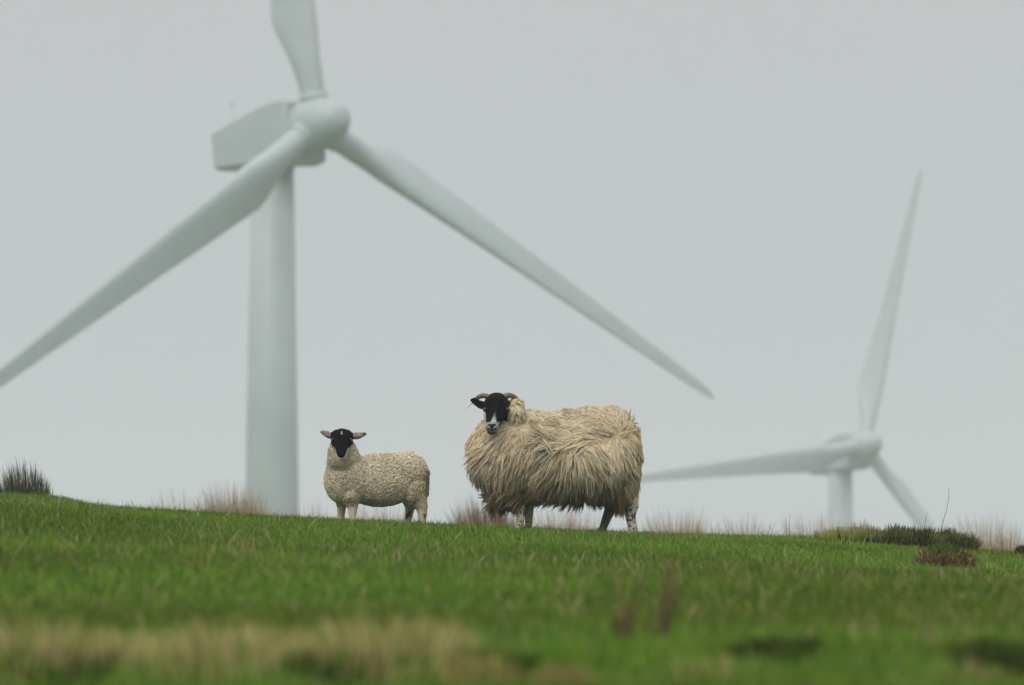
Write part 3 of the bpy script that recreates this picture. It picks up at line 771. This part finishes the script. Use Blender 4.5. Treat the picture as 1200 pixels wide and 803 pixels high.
# heather cushion
def cushion(name, pxl, pxr, pybase, hpx, n, palette, label, cat, yd=.12, leftpale=True, hump=.6, level=False, topgreen=False):
    L = hit(pxl, pybase); Rr = hit(pxr, pybase); c = (L + Rr) / 2; Y = c.y
    hw = (pxr - pxl) / 2 / FPX * Y; H = hpx / FPX * Y
    c = Vector((at((pxl + pxr) / 2, pybase, Y).x, Y, 0)); c.z = gz(c.x, c.y)
    root = empty(name, c); tag(root, label, cat)
    # soil and root mound
    bm = bmesh.new(); bmesh.ops.create_icosphere(bm, subdivisions=5, radius=1)
    for v in bm.verts:
        p = v.co; k = 1 + .13 * (float(vnoise(np.array(p.x * 3.), np.array(p.z * 3. + p.y * 2), 1, 3)) - .5)
        ex = math.copysign(abs(p.x) ** .7, p.x); ez = max(p.z, -.3)
        v.co = Vector((ex * hw * .95 * k, p.y * yd * k, math.copysign(abs(ez) ** .6, ez) * H * hump * k))
        gg = float(ground(c.x + v.co.x, c.y + v.co.y)) - c.z
        v.co.z += gg * (1 - max(0, min(1, v.co.z / (H * hump)))) if level else gg
        v.co.z += .018 * (float(vnoise(np.array(v.co.x + 5), np.array(v.co.y), .09, 8)) - .5) * (v.co.z > 0)
    me = bpy.data.meshes.new('mound'); bm.to_mesh(me); bm.free()
    pal = np.array(palette)
    set_col(me, np.tile(pal[0] * .5, (len(me.vertices), 1)))
    link('mound', me, M_DRY, root)
    P, N = sample(me, n)
    k = N[:, 2] > -.15; P, N = P[k], N[k]; n = len(P)
    u = (P[:, 0] / hw + 1) / 2
    col = pal[RG.integers(0, len(pal), n)] * RG.uniform(.6, 1.3, (n, 1))
    if leftpale:
        yl = (smooth(.5, .15, u) * 0 + smooth(.55, .1, u)) if False else (1 - smooth(.1, .6, u))
        yl = np.maximum(yl, smooth(.55, .8, vnoise(P[:, 0], P[:, 1], .13, 4)) * .5)
        top = smooth(.35, .85, N[:, 2])
        col = col * (1 - (yl * top)[:, None] * .85) + np.array([.44, .44, .14]) * (yl * top)[:, None] * .85
    if topgreen: col = np.where((N[:, 2:3] + RG.normal(0, .1, (n, 1)) > .8), GREENS[RG.integers(0, 5, n)] * .9, col)
    K = 4; ln = RG.uniform(.2, .62, n) * H * (.6 + .8 * vnoise(P[:, 0], P[:, 1], .05, 6)) * (1 if leftpale else .4)
    d = nrm(N * .6 + np.array([0.0, -.15, .8]) + RG.normal(0, .3, (n, 3)))
    path = P[:, None] + d[:, None] * (ln[:, None, None] * np.linspace(0, 1, K)[None, :, None])
    rad = np.linspace(.0048, .0009, K)[None] * RG.uniform(.6, 1.2, (n, 1))
    V, Q, C = tubes(path, rad, col * .8, col * 1.2)
    link('sprigs', np_mesh('sprigs', V, Q, None, C), M_DRY, root)
    return c, Y
cushion('heather_cushion', 958, 1146, 641, 25, 9000, [(.05, .065, .022), (.07, .115, .03), (.16, .12, .05), (.17, .21, .055)], 'long low dark heather cushion with yellowish top on the crest at right', 'shrub', .22, hump=.5, level=True)
c, Y = cushion('turf_block', 1074, 1144, 669, 31, 3500, [(.30, .17, .085), (.22, .13, .07), (.40, .30, .15), (.11, .14, .03), (.12, .16, .03)], 'small reddish brown turf block with green top in front of the heather cushion', 'turf block', .12, False, .85, topgreen=True)
cushion('heather_stump', 1190, 1216, 655, 20, 900, [(.04, .05, .02), (.07, .08, .03)], 'little dark heather stump cut off by the right edge of the photo', 'shrub', .08, False)

# thin bare stems
def stem(name, pts, r, label, cat, branches=(), group=None, c=(.06, .04, .035)):
    b = Vector(pts[0]); root = empty(name, b); tag(root, label, cat, group)
    m = solid(name + '_bark', c, .8)
    def tube(pp, r0, r1, nm):
        P = np.array([list(p) for p in pp]) - np.array(b); tt = np.linspace(0, len(P) - 1, 14)
        Pc = np.stack([np.interp(tt, np.arange(len(P)), P[:, k]) for k in range(3)], 1)
        for _ in range(4): Pc[1:-1] = .5 * Pc[1:-1] + .25 * (Pc[2:] + Pc[:-2])
        rr = np.linspace(r0, r1, 14); secs = [[(p[0] + q * math.cos(a), p[1] + q * math.sin(a), p[2]) for a in np.linspace(0, 2 * math.pi, 6, endpoint=False)] for p, q in zip(Pc, rr)]
        link(nm, loft_me(secs), m, root)
    tube(pts, r, r * .35, 'main_stem')
    for br in branches: tube(br, r * .6, r * .3, 'side_stem')
def loft_me(secs):
    n = len(secs[0]); V = [v for s in secs for v in s]
    F = [(k * n + i, k * n + (i + 1) % n, (k + 1) * n + (i + 1) % n, (k + 1) * n + i) for k in range(len(secs) - 1) for i in range(n)]
    me = bpy.data.meshes.new('m'); me.from_pydata(V, [], F); me.update(); return me
Yb = 39.6
stem('bare_twig', [at(1101, 632, Yb), at(1104, 614, Yb), at(1109, 600, Yb), at(1112, 585, Yb), at(1112, 572, Yb)], .0022, 'single tall bare twig rising from the heather cushion', 'twig')
stem('bare_twig', [at(1083, 628, Yb), at(1084, 612, Yb), at(1087, 600, Yb)], .0017, 'short faint twig left of the tall twig on the heather cushion', 'twig')
stem('bare_twig', [at(925, 634, 41), at(924.5, 620, 41), at(926, 603, 41)], .002, 'forked dry stem on the crest left of the heather cushion', 'dry stem',
     [[at(924.8, 622, 41), at(919, 612, 41)], [at(921.5, 630, 41), at(921, 607, 41)]])
stem('bare_twig', [at(903, 632, 41), at(905, 622, 41), at(909, 612, 41)], .0019, 'short slanting dry stem on the crest, left of the forked one', 'dry stem', [[at(905, 622, 41), at(901, 616, 41)]])

# ------------------------------------------------------------------ foreground, out of focus
TAN = [(.50, .44, .21), (.58, .49, .26), (.46, .42, .17), (.50, .36, .19), (.14, .2, .04), (.24, .27, .07), (.12, .19, .03)]
fore = [
    (45, 13.0, 60, 620, .055, .10, TAN, 'blurred straw coloured tussock at the left edge of the foreground bank'),
    (140, 13.2, 55, 620, .05, .09, TAN, 'blurred tan tussock on the foreground bank, second from the left edge'),
    (255, 13.0, 60, 760, .06, .105, TAN, 'blurred tan tussock on the foreground bank, below the big turbine tower'),
    (345, 13.3, 45, 420, .05, .085, TAN, 'blurred thin tussock on the foreground bank, below the lamb face'),
    (450, 13.1, 65, 800, .06, .11, TAN, 'blurred bright straw tussock on the foreground bank, between lamb and ewe'),
    (560, 12.6, 45, 380, .04, .07, [(.40, .36, .13), (.34, .22, .11), (.12, .19, .03), (.16, .2, .05)], 'blurred olive tussock in the foreground below the head of the ewe'),
    (660, 12.4, 35, 300, .04, .07, [(.34, .22, .11), (.28, .24, .1), (.12, .19, .03), (.2, .14, .06)], 'blurred rusty tussock at the bottom edge below the ewe'),
    (840, 12.9, 50, 380, .04, .07, TAN, 'blurred tan tussock at the bottom, left of the dark tuft'),
    (1130, 12.8, 45, 420, .045, .075, TAN, 'blurred tan tussock near the bottom right corner'),
]
for px, Y, hwp, n, h0, h1, pal, lab in fore:
    x, y = at_crest(px, Y); s = Y / FPX
    if px > 800: pal = [(.38, .36, .14), (.34, .27, .13), (.12, .2, .03), (.15, .23, .04), (.10, .17, .02)]; n *= .7
    clump('grass_tussock', x, y + (.35 if px < 500 else .1), hwp * s * (1.6 if px < 500 else 1.0), .85 if px < 500 else .2, int(n * (1.7 if px < 500 else 1.3)), h0 * .6, h1 * (1.4 if px < 500 else 1.25), .0042, pal, spread=.6, lean=(.2, 1.0), dome=.3, label=lab, cat='tussock', group='blurred tussocks in the foreground')
for px, pyb, hpx, n, lab in ((731, 757, 112, 300, 'blurred reddish brown dock plant in the foreground, the left one of two'), (776, 755, 122, 280, 'blurred reddish brown dock plant in the foreground, the right one of two')):
    p = hit(px, pyb); H = hpx / FPX * p.y
    clump('dock_plant', p.x, p.y, 9 / FPX * p.y, .03, n // 7, H * .3, H * 1.1, .0042, [(.17, .10, .06), (.22, .13, .075), (.12, .12, .05), (.09, .13, .03)], spread=.5, lean=(.05, .7), wind=.1, label=lab, cat='dock plant', group='reddish dock plants', mat=M_DRY)
for px, py, hwp, lab in ((905, 768, 55, 'dark tuft coloured as shaded soil, low in the foreground at right'), (1165, 782, 45, 'dark tuft coloured as shaded soil, in the bottom right corner'), (245, 785, 75, 'dark tuft coloured as shaded soil, at the bottom edge below the big turbine tower'), (75, 790, 65, 'dark tuft coloured as shaded soil, in the bottom left corner'), (400, 788, 60, 'dark tuft coloured as shaded soil, at the bottom edge below the lamb'), (575, 790, 50, 'dark tuft coloured as shaded soil, at the bottom edge below the face of the ewe')):
    p = hit(px, py)
    clump('dark_tuft', p.x, p.y, hwp / FPX * p.y, (.3), 620, .01, .055, .006, [(.03, .022, .012), (.07, .03, .018), (.02, .035, .01), (.03, .06, .01), (.04, .08, .012)], lean=(.3, 1.2), label=lab, cat='dark tuft', tipmul=(1, 1, 1))  # blade colours carry dark soil and the shade under the straw

# ------------------------------------------------------------------ mist
def haze():
    bm = bmesh.new(); bmesh.ops.create_cube(bm, size=1)
    x0, x1, y0, y1, z0, z1 = -1600, 1600, -70, 3050, -75, 75
    for v in bm.verts:
        v.co = Vector(((x0 + x1) / 2 + v.co.x * (x1 - x0), (y0 + y1) / 2 + v.co.y * (y1 - y0), (z0 + z1) / 2 + v.co.z * (z1 - z0)))
    me = bpy.data.meshes.new('haze'); bm.to_mesh(me); bm.free()
    m = bpy.data.materials.new('haze_air'); m.use_nodes = True; t = m.node_tree; t.nodes.clear()
    o = t.nodes.new('ShaderNodeOutputMaterial'); v = t.nodes.new('ShaderNodeVolumePrincipled')
    v.inputs['Color'].default_value = (.92, .95, .99, 1); v.inputs['Density'].default_value = .0007; v.inputs['Anisotropy'].default_value = .1
    t.links.new(v.outputs[0], o.inputs['Volume'])
    tag(link('haze', me, m, smooth=False), kind='stuff')
haze()
